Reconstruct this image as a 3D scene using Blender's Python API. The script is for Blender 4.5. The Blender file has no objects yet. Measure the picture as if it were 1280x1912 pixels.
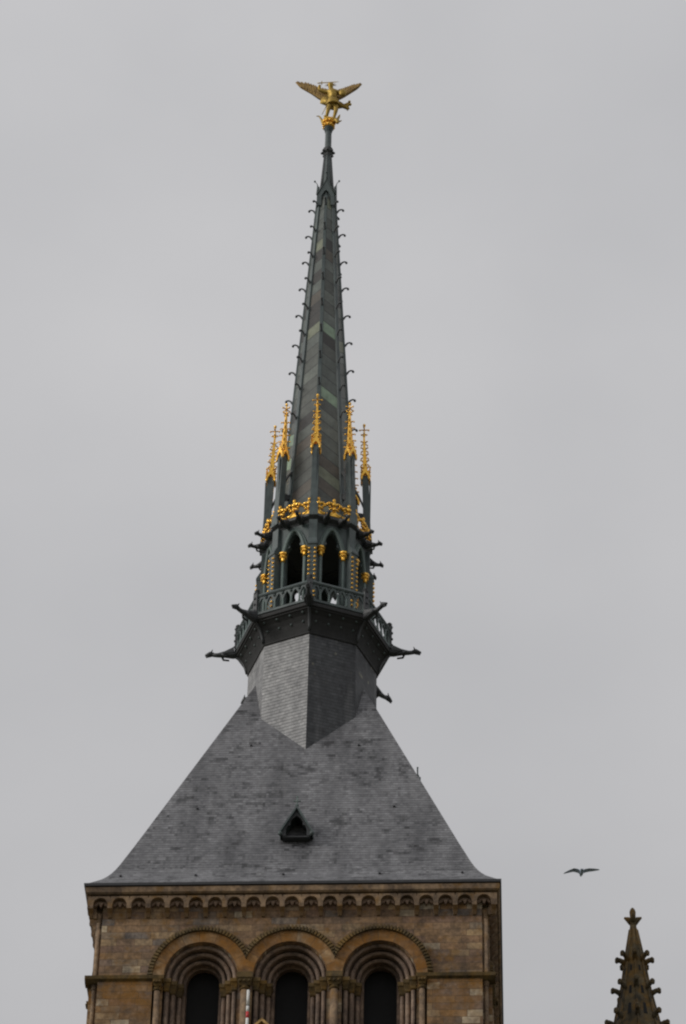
import bpy, bmesh, math, random
from mathutils import Vector, Matrix
random.seed(7)
PI = math.pi
R = math.radians
S = bpy.context.scene
COL = S.collection

# ------------------------------------------------------------------ camera
cam = bpy.data.cameras.new('camera')
co = bpy.data.objects.new('camera', cam)
COL.objects.link(co)
S.camera = co
cam.sensor_fit = 'VERTICAL'
cam.sensor_height = 24.0
cam.lens = 24.0 * 7000 / 1912
cam.clip_start = 0.5
cam.clip_end = 6000
TH, ROLL, PAN, TILT, D, H = R(3.834), R(1.35), R(-.572), R(42.128), 92.503, 64.649
F = Vector((-math.sin(TH + PAN) * math.cos(TILT), math.cos(TH + PAN) * math.cos(TILT), math.sin(TILT)))
Rt = F.cross(Vector((0, 0, 1))).normalized()
Up = Rt.cross(F)
R2 = Rt * math.cos(ROLL) + Up * math.sin(ROLL)
U2 = -Rt * math.sin(ROLL) + Up * math.cos(ROLL)
CP = Vector((D * math.sin(TH), -D * math.cos(TH), -H))
co.matrix_world = Matrix(((R2.x, U2.x, -F.x, CP.x), (R2.y, U2.y, -F.y, CP.y), (R2.z, U2.z, -F.z, CP.z), (0, 0, 0, 1)))

# ------------------------------------------------------------------ sky and light (overcast, a brighter patch of cloud to the left)
SUN = Vector((-.80, -.36, .48)).normalized()
w = bpy.data.worlds.new('World')
S.world = w
w.use_nodes = True
nt = w.node_tree
nt.nodes.clear()
N = nt.nodes.new
L = nt.links.new
out = N('ShaderNodeOutputWorld')
bg = N('ShaderNodeBackground')
bg.inputs['Strength'].default_value = .098
sky = N('ShaderNodeTexSky')
sky.sky_type = 'NISHITA'
sky.sun_disc = False
sky.sun_elevation = math.asin(SUN.z)
sky.sun_rotation = math.atan2(SUN.x, SUN.y)
hs = N('ShaderNodeHueSaturation')
hs.inputs['Saturation'].default_value = .15
L(sky.outputs[0], hs.inputs['Color'])
tc = N('ShaderNodeTexCoord')
mp = N('ShaderNodeMapping')
mp.inputs['Scale'].default_value = (1, 1, 1.6)
L(tc.outputs['Generated'], mp.inputs['Vector'])
nz = N('ShaderNodeTexNoise')
nz.inputs['Scale'].default_value = 7
nz.inputs['Detail'].default_value = 5
nz.inputs['Roughness'].default_value = .45
L(mp.outputs[0], nz.inputs['Vector'])
cr = N('ShaderNodeValToRGB')
cr.color_ramp.elements[0].position = .3
cr.color_ramp.elements[0].color = (4.85, 4.86, 5.02, 1)
cr.color_ramp.elements[1].position = .72
cr.color_ramp.elements[1].color = (5.75, 5.72, 5.84, 1)
L(nz.outputs['Fac'], cr.inputs['Fac'])
# overcast luminance: brighter to the zenith, darker towards the horizon and below
sx = N('ShaderNodeSeparateXYZ')
L(tc.outputs['Generated'], sx.inputs[0])
mr = N('ShaderNodeMapRange')
mr.inputs['From Min'].default_value = 0
mr.inputs['From Max'].default_value = 1
mr.inputs['To Min'].default_value = .62
mr.inputs['To Max'].default_value = 1.25
L(sx.outputs['Z'], mr.inputs['Value'])
vm = N('ShaderNodeVectorMath')
vm.operation = 'SCALE'
L(cr.outputs[0], vm.inputs[0])
L(mr.outputs[0], vm.inputs['Scale'])
mx = N('ShaderNodeMix')
mx.data_type = 'RGBA'
mx.inputs['Factor'].default_value = .93
L(hs.outputs[0], mx.inputs['A'])
L(vm.outputs[0], mx.inputs['B'])
L(mx.outputs['Result'], bg.inputs['Color'])
L(bg.outputs[0], out.inputs[0])

sl = bpy.data.lights.new('sun', 'SUN')
sl.energy = 1.5
sl.angle = R(22)
sl.color = (1, .965, .91)
so = bpy.data.objects.new('sun', sl)
COL.objects.link(so)
so.rotation_euler = (-SUN).to_track_quat('-Z', 'Y').to_euler()
so.location = SUN * 200

S.view_settings.view_transform = 'Standard'
S.view_settings.look = 'None'
S.view_settings.exposure = 0.0
S.view_settings.gamma = 1
S.view_settings.use_curve_mapping = False
S.cycles.filter_width = 2.2
S.cycles.max_bounces = 6


# ------------------------------------------------------------------ mesh builder
class MB:
    def __init__(s, M=None):
        s.v = []
        s.f = []
        s.sm = []
        s.M = M or Matrix.Identity(4)
        s.flip = False

    def p(s, co):
        s.v.append(s.M @ Vector(co))
        return len(s.v) - 1

    def face(s, idx, smooth=False):
        s.f.append(tuple(idx))
        s.sm.append(smooth)

    def poly(s, pts, smooth=False):
        s.face([s.p(q) for q in pts], smooth)

    def loft(s, rings, caps=True, smooth=False, closed=True):
        ids = [[s.p(q) for q in r] for r in rings]
        n = len(ids[0])
        for a, b in zip(ids[:-1], ids[1:]):
            for i in range(n if closed else n - 1):
                j = (i + 1) % n
                s.face((a[i], a[j], b[j], b[i]), smooth)
        if caps and closed:
            s.face(list(reversed(ids[0])))
            s.face(ids[-1])
        return s

    def box(s, x0, x1, y0, y1, z0, z1, t=1.0, ty=None):
        """box, its top scaled by t about its middle"""
        ty = t if ty is None else ty
        cx, cy = (x0 + x1) / 2, (y0 + y1) / 2
        hx, hy = (x1 - x0) / 2, (y1 - y0) / 2
        r0 = [(x0, y0, z0), (x1, y0, z0), (x1, y1, z0), (x0, y1, z0)]
        r1 = [(cx - hx * t, cy - hy * ty, z1), (cx + hx * t, cy - hy * ty, z1), (cx + hx * t, cy + hy * ty, z1), (cx - hx * t, cy + hy * ty, z1)]
        return s.loft([r0, r1])

    def tube(s, pts, rad, n=6, smooth=True, caps=True):
        pts = [Vector(p) for p in pts]
        if not isinstance(rad, (list, tuple)):
            rad = [rad] * len(pts)
        rings = []
        prev = None
        for i, p in enumerate(pts):
            a = pts[max(i - 1, 0)]
            b = pts[min(i + 1, len(pts) - 1)]
            d = (b - a).normalized()
            if prev is None:
                u = d.cross(Vector((0, 0, 1)))
                if u.length < .1:
                    u = d.cross(Vector((1, 0, 0)))
            else:
                u = prev - d * prev.dot(d)
            u.normalize()
            prev = u
            vv = d.cross(u)
            rings.append([p + (u * math.cos(2 * PI * k / n) + vv * math.sin(2 * PI * k / n)) * rad[i] for k in range(n)])
        return s.loft(rings, caps, smooth)

    def ball(s, c, r, n=8, m=5, sz=1.0):
        c = Vector(c)
        if not isinstance(r, (tuple, list)):
            r = (r, r, r * sz)
        rings = []
        for i in range(m + 1):
            a = -PI / 2 + PI * (i + .02 if i == 0 else (i - .02 if i == m else i)) / m
            rings.append([c + Vector((r[0] * math.cos(a) * math.cos(2 * PI * k / n), r[1] * math.cos(a) * math.sin(2 * PI * k / n), r[2] * math.sin(a))) for k in range(n)])
        return s.loft(rings, True, True)

    def octa(s, prof, caps=False, n=8, a0=0, sx=1, c=(0, 0), smooth=False):
        """revolved octagon, a corner to the front; prof = (radius, z)"""
        rings = []
        for r, z in prof:
            rings.append([(c[0] + r * math.sin(a0 + 2 * PI * k / n), c[1] - r * math.cos(a0 + 2 * PI * k / n), z) for k in range(n)])
        return s.loft(rings, caps, smooth)

    def panel(s, inner, outer, y0, y1):
        """plate between two matching outlines of (x, z), front at y0 and back at y1, open at both ends"""
        n = len(inner)
        a = [s.p((x, y0, z)) for x, z in inner]
        b = [s.p((x, y0, z)) for x, z in outer]
        c = [s.p((x, y1, z)) for x, z in inner]
        d = [s.p((x, y1, z)) for x, z in outer]
        for i in range(n - 1):
            j = i + 1
            s.face((a[i], a[j], b[j], b[i]))
            s.face((d[i], d[j], c[j], c[i]))
            s.face((a[j], a[i], c[i], c[j]))
            s.face((b[i], b[j], d[j], d[i]))
        s.face((a[0], b[0], d[0], c[0]))
        s.face((a[-1], c[-1], d[-1], b[-1]))
        return s

    def build(s, name, mat, parent=None, uvscale=1.0, fix=True, uvfun=None):
        me = bpy.data.meshes.new(name)
        me.from_pydata([tuple(q) for q in s.v], [], s.f)
        for pl, smv in zip(me.polygons, s.sm):
            pl.use_smooth = smv
        bm = bmesh.new()
        bm.from_mesh(me)
        bmesh.ops.dissolve_degenerate(bm, dist=1e-5, edges=bm.edges)
        if fix:
            bmesh.ops.recalc_face_normals(bm, faces=bm.faces)
        bm.normal_update()
        uv = bm.loops.layers.uv.new('uv')
        for f in bm.faces:
            n = f.normal
            if abs(n.z) > .93:
                t = Vector((1, 0, 0))
            else:
                t = Vector((0, 0, 1)).cross(n).normalized()
            b = n.cross(t)
            for l in f.loops:
                q = l.vert.co
                if uvfun:
                    l[uv].uv = uvfun(q, n, t, b)
                else:
                    l[uv].uv = (q.dot(t) * uvscale + 50 + 3.7 * round(n.x * 2), q.dot(b) * uvscale + 50)
        bm.to_mesh(me)
        bm.free()
        o = bpy.data.objects.new(name, me)
        COL.objects.link(o)
        if mat:
            me.materials.append(mat)
        if parent:
            o.parent = parent
        return o


def thing(name, label, cat, loc=(0, 0, 0), rz=0, group=None):
    o = bpy.data.objects.new(name, None)
    COL.objects.link(o)
    o.location = loc
    o.rotation_euler = (0, 0, rz)
    o.empty_display_size = .5
    o['label'] = label
    o['category'] = cat
    if group:
        o['group'] = group
    return o


KIDS = {}


def spin(o, rz, parent=None, loc=None):
    """copy of a part and of its sub-parts, turned about its thing's upright axis"""
    c = o.copy()
    COL.objects.link(c)
    c.parent = parent or o.parent
    c.rotation_euler = (o.rotation_euler.x, o.rotation_euler.y, o.rotation_euler.z + rz)
    if loc is not None:
        c.location = loc
    for ch in [q for q in ALL if q.parent == o]:
        d = ch.copy()
        COL.objects.link(d)
        d.parent = c
    return c


class _All:
    def __iter__(self):
        return iter(list(bpy.data.objects))


ALL = _All()


# ------------------------------------------------------------------ materials
def mat(name):
    m = bpy.data.materials.new(name)
    m.use_nodes = True
    t = m.node_tree
    b = t.nodes['Principled BSDF']
    return m, t, b


def nd(t, typ, **kw):
    n = t.nodes.new(typ)
    for k, v in kw.items():
        if k.startswith('i_'):
            n.inputs[k[2:].replace('_', ' ')].default_value = v
        else:
            setattr(n, k, v)
    return n


def ramp(t, fac, stops, interp='LINEAR'):
    r = t.nodes.new('ShaderNodeValToRGB')
    r.color_ramp.interpolation = interp
    el = r.color_ramp.elements
    while len(el) < len(stops):
        el.new(.5)
    for e, (p, c) in zip(el, stops):
        e.position = p
        e.color = (*c, 1) if len(c) == 3 else c
    t.links.new(fac, r.inputs['Fac'])
    return r


def mixc(t, fac, a, b, mode='MIX'):
    m = t.nodes.new('ShaderNodeMix')
    m.data_type = 'RGBA'
    m.blend_type = mode
    for key, val in (('Factor', fac), ('A', a), ('B', b)):
        if hasattr(val, 'is_linked'):
            t.links.new(val, m.inputs[key])
        elif key == 'Factor':
            m.inputs[0].default_value = val
        else:
            m.inputs[key].default_value = (*val, 1)
    if hasattr(fac, 'is_linked'):
        t.links.new(fac, m.inputs[0])
    return m.outputs['Result']


def noise(t, vec, scale, detail=4, rough=.55, sc=None):
    if sc:
        mpn = t.nodes.new('ShaderNodeMapping')
        mpn.inputs['Scale'].default_value = sc
        t.links.new(vec, mpn.inputs['Vector'])
        vec = mpn.outputs[0]
    n = t.nodes.new('ShaderNodeTexNoise')
    n.inputs['Scale'].default_value = scale
    n.inputs['Detail'].default_value = detail
    n.inputs['Roughness'].default_value = rough
    t.links.new(vec, n.inputs['Vector'])
    return n.outputs['Fac']


def math_(t, op, a, b=None, c=None):
    m = t.nodes.new('ShaderNodeMath')
    m.operation = op
    for i, val in enumerate((a, b, c)):
        if val is None:
            continue
        if hasattr(val, 'is_linked'):
            t.links.new(val, m.inputs[i])
        else:
            m.inputs[i].default_value = val
    return m.outputs[0]


def bump(t, b, h, strength, dist=.03):
    n = t.nodes.new('ShaderNodeBump')
    n.inputs['Strength'].default_value = strength
    n.inputs['Distance'].default_value = dist
    t.links.new(h, n.inputs['Height'])
    t.links.new(n.outputs[0], b.inputs['Normal'])


def stone_mat(name, stops, lichen=0.0, row=.235, bw=.52, lich_col=(.34, .15, .025), band=None, mortar=.5, dirt=.55, bricks=True):
    m, t, b = mat(name)
    uv = t.nodes.new('ShaderNodeTexCoord')
    ob = uv.outputs['Object']
    if bricks:
        warp = noise(t, uv.outputs['UV'], 1.3, 2)
        wv = nd(t, 'ShaderNodeVectorMath', operation='MULTIPLY_ADD')
        t.links.new(warp, wv.inputs[0])
        wv.inputs[1].default_value = (.05, .012, 0)
        t.links.new(uv.outputs['UV'], wv.inputs[2])
        br = nd(t, 'ShaderNodeTexBrick', offset=.43, offset_frequency=3, squash=1.45, squash_frequency=2)
        t.links.new(wv.outputs[0], br.inputs['Vector'])
        br.inputs['Scale'].default_value = 1
        br.inputs['Color1'].default_value = (0, 0, 0, 1)
        br.inputs['Color2'].default_value = (1, 1, 1, 1)
        br.inputs['Mortar'].default_value = (.5, .5, .5, 1)
        br.inputs['Mortar Size'].default_value = .009
        br.inputs['Mortar Smooth'].default_value = .4
        br.inputs['Brick Width'].default_value = bw
        br.inputs['Row Height'].default_value = row
        fac = br.outputs['Color']
        col = ramp(t, fac, stops).outputs[0]
    else:
        col = ramp(t, noise(t, ob, 2.2, 5, .6), stops).outputs[0]
    # grain and weathering
    g1 = noise(t, ob, 9, 6, .65)
    col = mixc(t, 1.0, col, ramp(t, g1, [(.25, (.55, .55, .55)), (.75, (1.32, 1.3, 1.27))]).outputs[0], 'MULTIPLY')
    g2 = noise(t, ob, .8, 5, .6)
    dk = ramp(t, g2, [(.42, (0, 0, 0)), (.62, (1, 1, 1))]).outputs[0]
    col = mixc(t, math_(t, 'MULTIPLY', dk, dirt), col, mixc(t, 1.0, col, (.42, .43, .47), 'MULTIPLY'))
    pat = ramp(t, noise(t, ob, 2.6, 6, .7), [(.35, (.68, .70, .74)), (.5, (1.2, 1.2, 1.2)), (.68, (1.5, 1.46, 1.36))]).outputs[0]
    col = mixc(t, 1.0, col, pat, 'MULTIPLY')
    rs = ramp(t, noise(t, ob, 2.2, 5, .62, (2.6, 2.6, .22)), [(.5, (0, 0, 0)), (.7, (1, 1, 1))]).outputs[0]
    col = mixc(t, math_(t, 'MULTIPLY', rs, .38), col, (.07, .062, .055))
    if lichen > 0:
        ln = noise(t, ob, 2.1, 6, .62)
        lf = ramp(t, ln, [(.62 - .3 * lichen, (0, 0, 0)), (.74 - .18 * lichen, (1, 1, 1))]).outputs[0]
        lf = math_(t, 'MULTIPLY', lf, .8)
        if band:
            sp = t.nodes.new('ShaderNodeSeparateXYZ')
            t.links.new(ob, sp.inputs[0])
            jit = math_(t, 'MULTIPLY_ADD', noise(t, ob, 3.2, 3, .6, (1, 1, .15)), 1.4, -.7)
            zz = math_(t, 'ADD', sp.outputs['Z'], jit)
            k = ramp(t, math_(t, 'MULTIPLY_ADD', zz, 1 / (band[1] - band[0]), -band[0] / (band[1] - band[0])), [(0, (0, 0, 0)), (.75, (1, 1, 1)), (1, (1, 1, 1))]).outputs[0]
            up = math_(t, 'LESS_THAN', sp.outputs['Z'], band[1])
            k = math_(t, 'MULTIPLY', k, up)
            k = math_(t, 'MAXIMUM', k, .06)
            lf = math_(t, 'MULTIPLY', lf, k)
        col = mixc(t, lf, col, mixc(t, noise(t, ob, 14, 3), lich_col, (.16, .095, .03)))
    if bricks:
        col = mixc(t, math_(t, 'MULTIPLY', br.outputs['Fac'], mortar), col, (.09, .07, .05))
    t.links.new(col, b.inputs['Base Color'])
    b.inputs['Roughness'].default_value = .93
    b.inputs['Specular IOR Level'].default_value = .25
    h = g1
    if bricks:
        h = math_(t, 'SUBTRACT', math_(t, 'MULTIPLY', g1, .7), math_(t, 'MULTIPLY', br.outputs['Fac'], 1.0))
    bump(t, b, h, .6, .03)
    return m


ST = [(.0, (.17, .115, .078)), (.13, (.27, .175, .10)), (.28, (.215, .155, .12)), (.42, (.33, .205, .105)), (.55, (.215, .14, .10)),
      (.68, (.34, .24, .14)), (.8, (.19, .16, .14)), (.9, (.28, .185, .105)), (.96, (.47, .39, .28)), (1, (.50, .42, .31))]
M_wall = stone_mat('tower_granite', ST, lichen=.32, lich_col=(.32, .15, .03))
M_wall2 = stone_mat('tower_granite_lichen', ST, lichen=.85, lich_col=(.34, .14, .015), band=(20.6, 22.95))
M_trim = stone_mat('dressed_granite', [(.2, (.18, .125, .085)), (.5, (.26, .18, .115)), (.8, (.33, .24, .155))], lichen=.3, lich_col=(.28, .14, .03), bricks=False, dirt=.8)
M_order = stone_mat('arch_granite', [(.2, (.16, .115, .088)), (.5, (.25, .18, .138)), (.8, (.30, .23, .18))], lichen=.0, row=3, bw=.26, mortar=.5, bricks=False)
M_hood = stone_mat('lichened_arch_stone', [(.2, (.24, .14, .07)), (.5, (.33, .19, .085)), (.8, (.36, .25, .15))], lichen=.8, lich_col=(.36, .135, .012), row=.6, bw=.30, mortar=.6, dirt=.5)
M_moss = stone_mat('mossy_moulding_stone', [(.2, (.07, .055, .03)), (.5, (.13, .09, .04)), (.8, (.20, .13, .05))], lichen=.35, lich_col=(.27, .15, .03), bricks=False)
M_far = stone_mat('weathered_pinnacle_stone', [(.2, (.07, .06, .045)), (.5, (.125, .10, .06)), (.8, (.21, .16, .09))], lichen=.5, lich_col=(.29, .155, .03), bricks=False)
M_ochre = stone_mat('ochre_gable_stone', [(.2, (.36, .22, .08)), (.5, (.46, .30, .12)), (.8, (.5, .36, .18))], lichen=.0, row=.2, bw=.4, dirt=.3)


def slate_mat(name, dark, light, spots=.5, lich=0.0):
    m, t, b = mat(name)
    uv = t.nodes.new('ShaderNodeTexCoord')
    u = uv.outputs['UV']
    br = nd(t, 'ShaderNodeTexBrick', offset=.5, offset_frequency=2, squash=1, squash_frequency=2)
    t.links.new(u, br.inputs['Vector'])
    br.inputs['Scale'].default_value = 1
    br.inputs['Color1'].default_value = (0, 0, 0, 1)
    br.inputs['Color2'].default_value = (1, 1, 1, 1)
    br.inputs['Mortar'].default_value = (.5, .5, .5, 1)
    br.inputs['Mortar Size'].default_value = .006
    br.inputs['Mortar Smooth'].default_value = .3
    br.inputs['Brick Width'].default_value = .15
    br.inputs['Row Height'].default_value = .128
    mid = tuple((a + c) / 2 for a, c in zip(dark, light))
    col = ramp(t, br.outputs['Color'], [(0, dark), (.2, mid), (.85, mid), (1, light)]).outputs[0]
    # blotches that keep to whole slates
    sn = nd(t, 'ShaderNodeVectorMath', operation='SNAP')
    t.links.new(u, sn.inputs[0])
    sn.inputs[1].default_value = (.075, .128, 1)
    n1 = noise(t, sn.outputs[0], 2.1, 5, .72, (1.0, 1.35, 1))
    n1b = noise(t, u, .7, 3, .6)
    n1 = math_(t, 'ADD', math_(t, 'MULTIPLY', n1, .62), math_(t, 'MULTIPLY', n1b, .38))
    n1 = math_(t, 'MULTIPLY_ADD', noise(t, u, 14, 4, .7), .10, math_(t, 'SUBTRACT', n1, .05))
    f1 = ramp(t, n1, [(.525, (0, 0, 0)), (.60, (1, 1, 1))]).outputs[0]
    col = mixc(t, math_(t, 'MULTIPLY', f1, spots), col, tuple(c * .27 for c in dark))
    n2 = noise(t, u, .55, 4, .55, (1.6, .35, 1))
    col = mixc(t, 1.0, col, ramp(t, n2, [(.3, (.62, .62, .63)), (.7, (1.38, 1.38, 1.37))]).outputs[0], 'MULTIPLY')
    n3 = noise(t, u, 5, 6, .7)
    col = mixc(t, 1.0, col, ramp(t, n3, [(.3, (.6, .6, .6)), (.7, (1.36, 1.36, 1.36))]).outputs[0], 'MULTIPLY')
    n5 = noise(t, u, 1.1, 4, .6, (2.2, .25, 1))
    col = mixc(t, math_(t, 'MULTIPLY', ramp(t, n5, [(.55, (0, 0, 0)), (.75, (1, 1, 1))]).outputs[0], .3), col, (.30, .30, .30))
    if lich:
        n4 = noise(t, sn.outputs[0], 1.5, 5, .75, (1, 1.4, 1))
        col = mixc(t, math_(t, 'MULTIPLY', ramp(t, n4, [(.60, (0, 0, 0)), (.68, (1, 1, 1))]).outputs[0], lich), col, (.30, .29, .22))
    spv = t.nodes.new('ShaderNodeSeparateXYZ')
    t.links.new(u, spv.inputs[0])
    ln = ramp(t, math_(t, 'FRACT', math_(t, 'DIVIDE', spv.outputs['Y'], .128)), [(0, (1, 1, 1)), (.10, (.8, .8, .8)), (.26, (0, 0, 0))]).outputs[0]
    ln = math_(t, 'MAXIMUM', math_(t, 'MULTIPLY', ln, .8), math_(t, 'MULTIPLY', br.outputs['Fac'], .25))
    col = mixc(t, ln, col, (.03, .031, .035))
    t.links.new(col, b.inputs['Base Color'])
    b.inputs['Roughness'].default_value = .6
    b.inputs['Specular IOR Level'].default_value = .35
    # each course laps over the one below: saw-tooth height along v
    sp = t.nodes.new('ShaderNodeSeparateXYZ')
    t.links.new(u, sp.inputs[0])
    saw = math_(t, 'FRACT', math_(t, 'DIVIDE', sp.outputs['Y'], .128))
    h = math_(t, 'SUBTRACT', math_(t, 'MULTIPLY', saw, -.6), math_(t, 'MULTIPLY', br.outputs['Fac'], .4))
    h = math_(t, 'ADD', h, math_(t, 'MULTIPLY', br.outputs['Color'], .25))
    bump(t, b, h, .5, .03)
    return m


M_slate = slate_mat('roof_slate', (.135, .135, .144), (.235, .235, .245), .85)
M_slate_lit = slate_mat('lit_drum_slate', (.28, .28, .285), (.40, .395, .395), .35)  # left drum faces: the light on them is put into a paler colour
M_slate_shaded = slate_mat('shaded_lichen_drum_slate', (.045, .048, .053), (.085, .088, .094), .45, .75)  # right drum faces: shade put into the colour, plus real lichen spots


def patina_mat(name, a, b_, rough=.55, green=(.13, .17, .15), gam=.4):
    m, t, b = mat(name)
    ob = t.nodes.new('ShaderNodeTexCoord').outputs['Object']
    col = ramp(t, noise(t, ob, 2.5, 6, .65), [(.3, a), (.7, b_)]).outputs[0]
    st = ramp(t, noise(t, ob, 3.0, 5, .6, (3, 3, .35)), [(.5, (0, 0, 0)), (.75, (1, 1, 1))]).outputs[0]
    col = mixc(t, math_(t, 'MULTIPLY', st, gam), col, green)
    t.links.new(col, b.inputs['Base Color'])
    b.inputs['Roughness'].default_value = rough
    bump(t, b, noise(t, ob, 12, 4), .25, .02)
    return m


M_lead = patina_mat('dark_lead', (.05, .068, .070), (.098, .122, .120), green=(.13, .20, .185))
M_green = patina_mat('green_patinated_copper', (.10, .135, .125), (.155, .205, .19), green=(.22, .29, .26))
M_black = patina_mat('sooty_lead', (.035, .038, .042), (.06, .064, .068), green=(.07, .08, .08))
M_soot = patina_mat('sooty_timber', (.014, .014, .014), (.028, .028, .028), .8, green=(.05, .052, .05), gam=.3)
M_gutter = patina_mat('gutter_lead', (.03, .03, .034), (.055, .055, .06), green=(.05, .055, .06))


def herring_mat():
    m, t, b = mat('herringbone_lead_sheet')
    tcn = t.nodes.new('ShaderNodeTexCoord')
    sp = t.nodes.new('ShaderNodeSeparateXYZ')
    t.links.new(tcn.outputs['UV'], sp.inputs[0])
    s = math_(t, 'DIVIDE', math_(t, 'MULTIPLY_ADD', sp.outputs['X'], .72, sp.outputs['Y']), .56)
    fr = math_(t, 'FRACT', s)
    fl = math_(t, 'FLOOR', s)
    cb = t.nodes.new('ShaderNodeCombineXYZ')
    t.links.new(fl, cb.inputs[0])
    t.links.new(math_(t, 'FLOOR', math_(t, 'DIVIDE', sp.outputs['X'], 6)), cb.inputs[1])
    wn = t.nodes.new('ShaderNodeTexWhiteNoise')
    wn.noise_dimensions = '3D'
    t.links.new(cb.outputs[0], wn.inputs['Vector'])
    col = ramp(t, wn.outputs['Value'], [(0, (.045, .04, .036)), (.1, (.095, .098, .086)), (.42, (.115, .125, .112)), (.64, (.15, .158, .138)), (.78, (.115, .095, .075)), (.83, (.21, .215, .15)), (.90, (.15, .16, .145)), (.945, (.27, .35, .25))], 'CONSTANT').outputs[0]
    ob = tcn.outputs['Object']
    col = mixc(t, 1.0, col, ramp(t, noise(t, ob, 3, 6, .65), [(.3, (.75, .80, .80)), (.7, (1.38, 1.45, 1.45))]).outputs[0], 'MULTIPLY')
    st = ramp(t, noise(t, ob, 4.0, 5, .6, (4, 4, .3)), [(.45, (0, 0, 0)), (.75, (1, 1, 1))]).outputs[0]
    col = mixc(t, math_(t, 'MULTIPLY', st, .45), col, mixc(t, 1.0, col, (.6, .55, .5), 'MULTIPLY'))
    seam = math_(t, 'LESS_THAN', fr, .09)
    col = mixc(t, math_(t, 'MULTIPLY', seam, .75), col, (.025, .028, .028))
    t.links.new(col, b.inputs['Base Color'])
    b.inputs['Roughness'].default_value = .5
    bump(t, b, math_(t, 'ADD', math_(t, 'MULTIPLY', fr, -.5), math_(t, 'MULTIPLY', noise(t, ob, 7, 4), .5)), .4, .03)
    return m


M_needle = herring_mat()


def gold_mat(name, c1, c2, rough, dirt=.5):
    m, t, b = mat(name)
    ob = t.nodes.new('ShaderNodeTexCoord').outputs['Object']
    n = noise(t, ob, 9, 5, .6)
    col = ramp(t, n, [(.35, c1), (.65, c2)]).outputs[0]
    gr = ramp(t, noise(t, ob, 5, 5, .7), [(.52, (0, 0, 0)), (.68, (1, 1, 1))]).outputs[0]
    col = mixc(t, math_(t, 'MULTIPLY', gr, dirt), col, tuple(x * .3 for x in c1))
    t.links.new(col, b.inputs['Base Color'])
    b.inputs['Metallic'].default_value = .85
    r = math_(t, 'MULTIPLY_ADD', n, .3, rough)
    t.links.new(r, b.inputs['Roughness'])
    bump(t, b, noise(t, ob, 22, 3), .25, .01)
    return m


M_gold = gold_mat('gilding', (.88, .46, .06), (1.0, .62, .12), .18)
M_oldgold = gold_mat('weathered_gilding', (.29, .19, .045), (.50, .35, .09), .38)
M_wing = gold_mat('tarnished_wing_gilding', (.20, .125, .055), (.40, .27, .10), .42)


def plain(name, c, rough=.7, metal=0):
    m, t, b = mat(name)
    ob = t.nodes.new('ShaderNodeTexCoord').outputs['Object']
    col = mixc(t, noise(t, ob, 6, 4), tuple(x * .75 for x in c), tuple(min(1, x * 1.15) for x in c))
    t.links.new(col, b.inputs['Base Color'])
    b.inputs['Roughness'].default_value = rough
    b.inputs['Metallic'].default_value = metal
    return m


M_dark = plain('painted_interior_dark', (.014, .014, .015), .95)  # near-black colour that paints in the darkness of unlit openings
M_white = plain('white_paint', (.78, .77, .74), .5)
M_red = plain('red_paint', (.62, .04, .045), .5)
M_bird = plain('gull_plumage', (.42, .50, .62), .8)

# ------------------------------------------------------------------ ground: a rocky mount that carries the church
g = MB()
rings = []
for r, z in ((0.01, -26), (14, -26), (22, -27.5), (34, -36), (48, -48), (62, -58), (76, -65), (100, -66.3), (400, -67), (5000, -67)):
    ring = []
    for k in range(48):
        a = 2 * PI * k / 48
        j = 0 if r < 20 or r > 90 else math.sin(5 * a + r) * 1.2 + math.sin(11 * a + r * .7) * .7
        ring.append((r * math.cos(a), r * math.sin(a), z + j))
    rings.append(ring)
g.loft(rings, caps=False, smooth=True)
m, t, b = mat('rock_and_turf')
obn = t.nodes.new('ShaderNodeTexCoord').outputs['Object']
t.links.new(ramp(t, noise(t, obn, .25, 8, .65), [(.35, (.05, .065, .03)), (.5, (.10, .10, .06)), (.65, (.19, .17, .14))]).outputs[0], b.inputs['Base Color'])
b.inputs['Roughness'].default_value = .95
bump(t, b, noise(t, obn, 1.2, 6), .6, .3)
go = g.build('ground', m)
go['kind'] = 'structure'

# ------------------------------------------------------------------ the bell tower
DEL = .895                    # the tower is that much shallower, front to middle, than it is wide
tower = thing('bell_tower', 'square brown stone bell tower with three round arched openings and a steep slate roof', 'tower', (0, 0, -26))
BT = Matrix.Translation((0, 0, 26))
HX, HY = 5.66, 5.66 - DEL     # wall half sizes
ZS, KZ = -3.10, 1.14          # springing of the arches, their slight stilt
ZB = -9.0                     # sills
CX = (-2.54, 0, 2.54)


def arch_pts(r, cx, zb, n=28, zs=ZS, k=KZ):
    pts = [(cx - r, zb), (cx - r, (zb + zs) / 2)]
    for i in range(n + 1):
        a = PI - PI * i / n
        pts.append((cx + r * math.cos(a), zs + k * r * math.sin(a)))
    pts += [(cx + r, (zb + zs) / 2), (cx + r, zb)]
    return pts


def cell_pts(r, cx, zb, x0, x1, zt, n=28):
    """outline of the rectangular cell round an arch, matched point for point"""
    pts = [(x0, zb), (x0, (zb + ZS) / 2)]
    for i in range(n + 1):
        a = PI - PI * i / n
        c, s_ = math.cos(a), math.sin(a)
        hw = (x1 - cx) if c > 0 else (cx - x0)
        tx = hw / abs(c) if abs(c) > 1e-6 else 1e9
        tz = (zt - ZS) / s_ if s_ > 1e-6 else 1e9
        tt = min(tx, tz)
        pts.append((min(x1, max(x0, cx + c * tt)), min(zt, ZS + s_ * tt)))
    pts += [(x1, (zb + ZS) / 2), (x1, zb)]
    return pts


RO = 1.055


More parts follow.
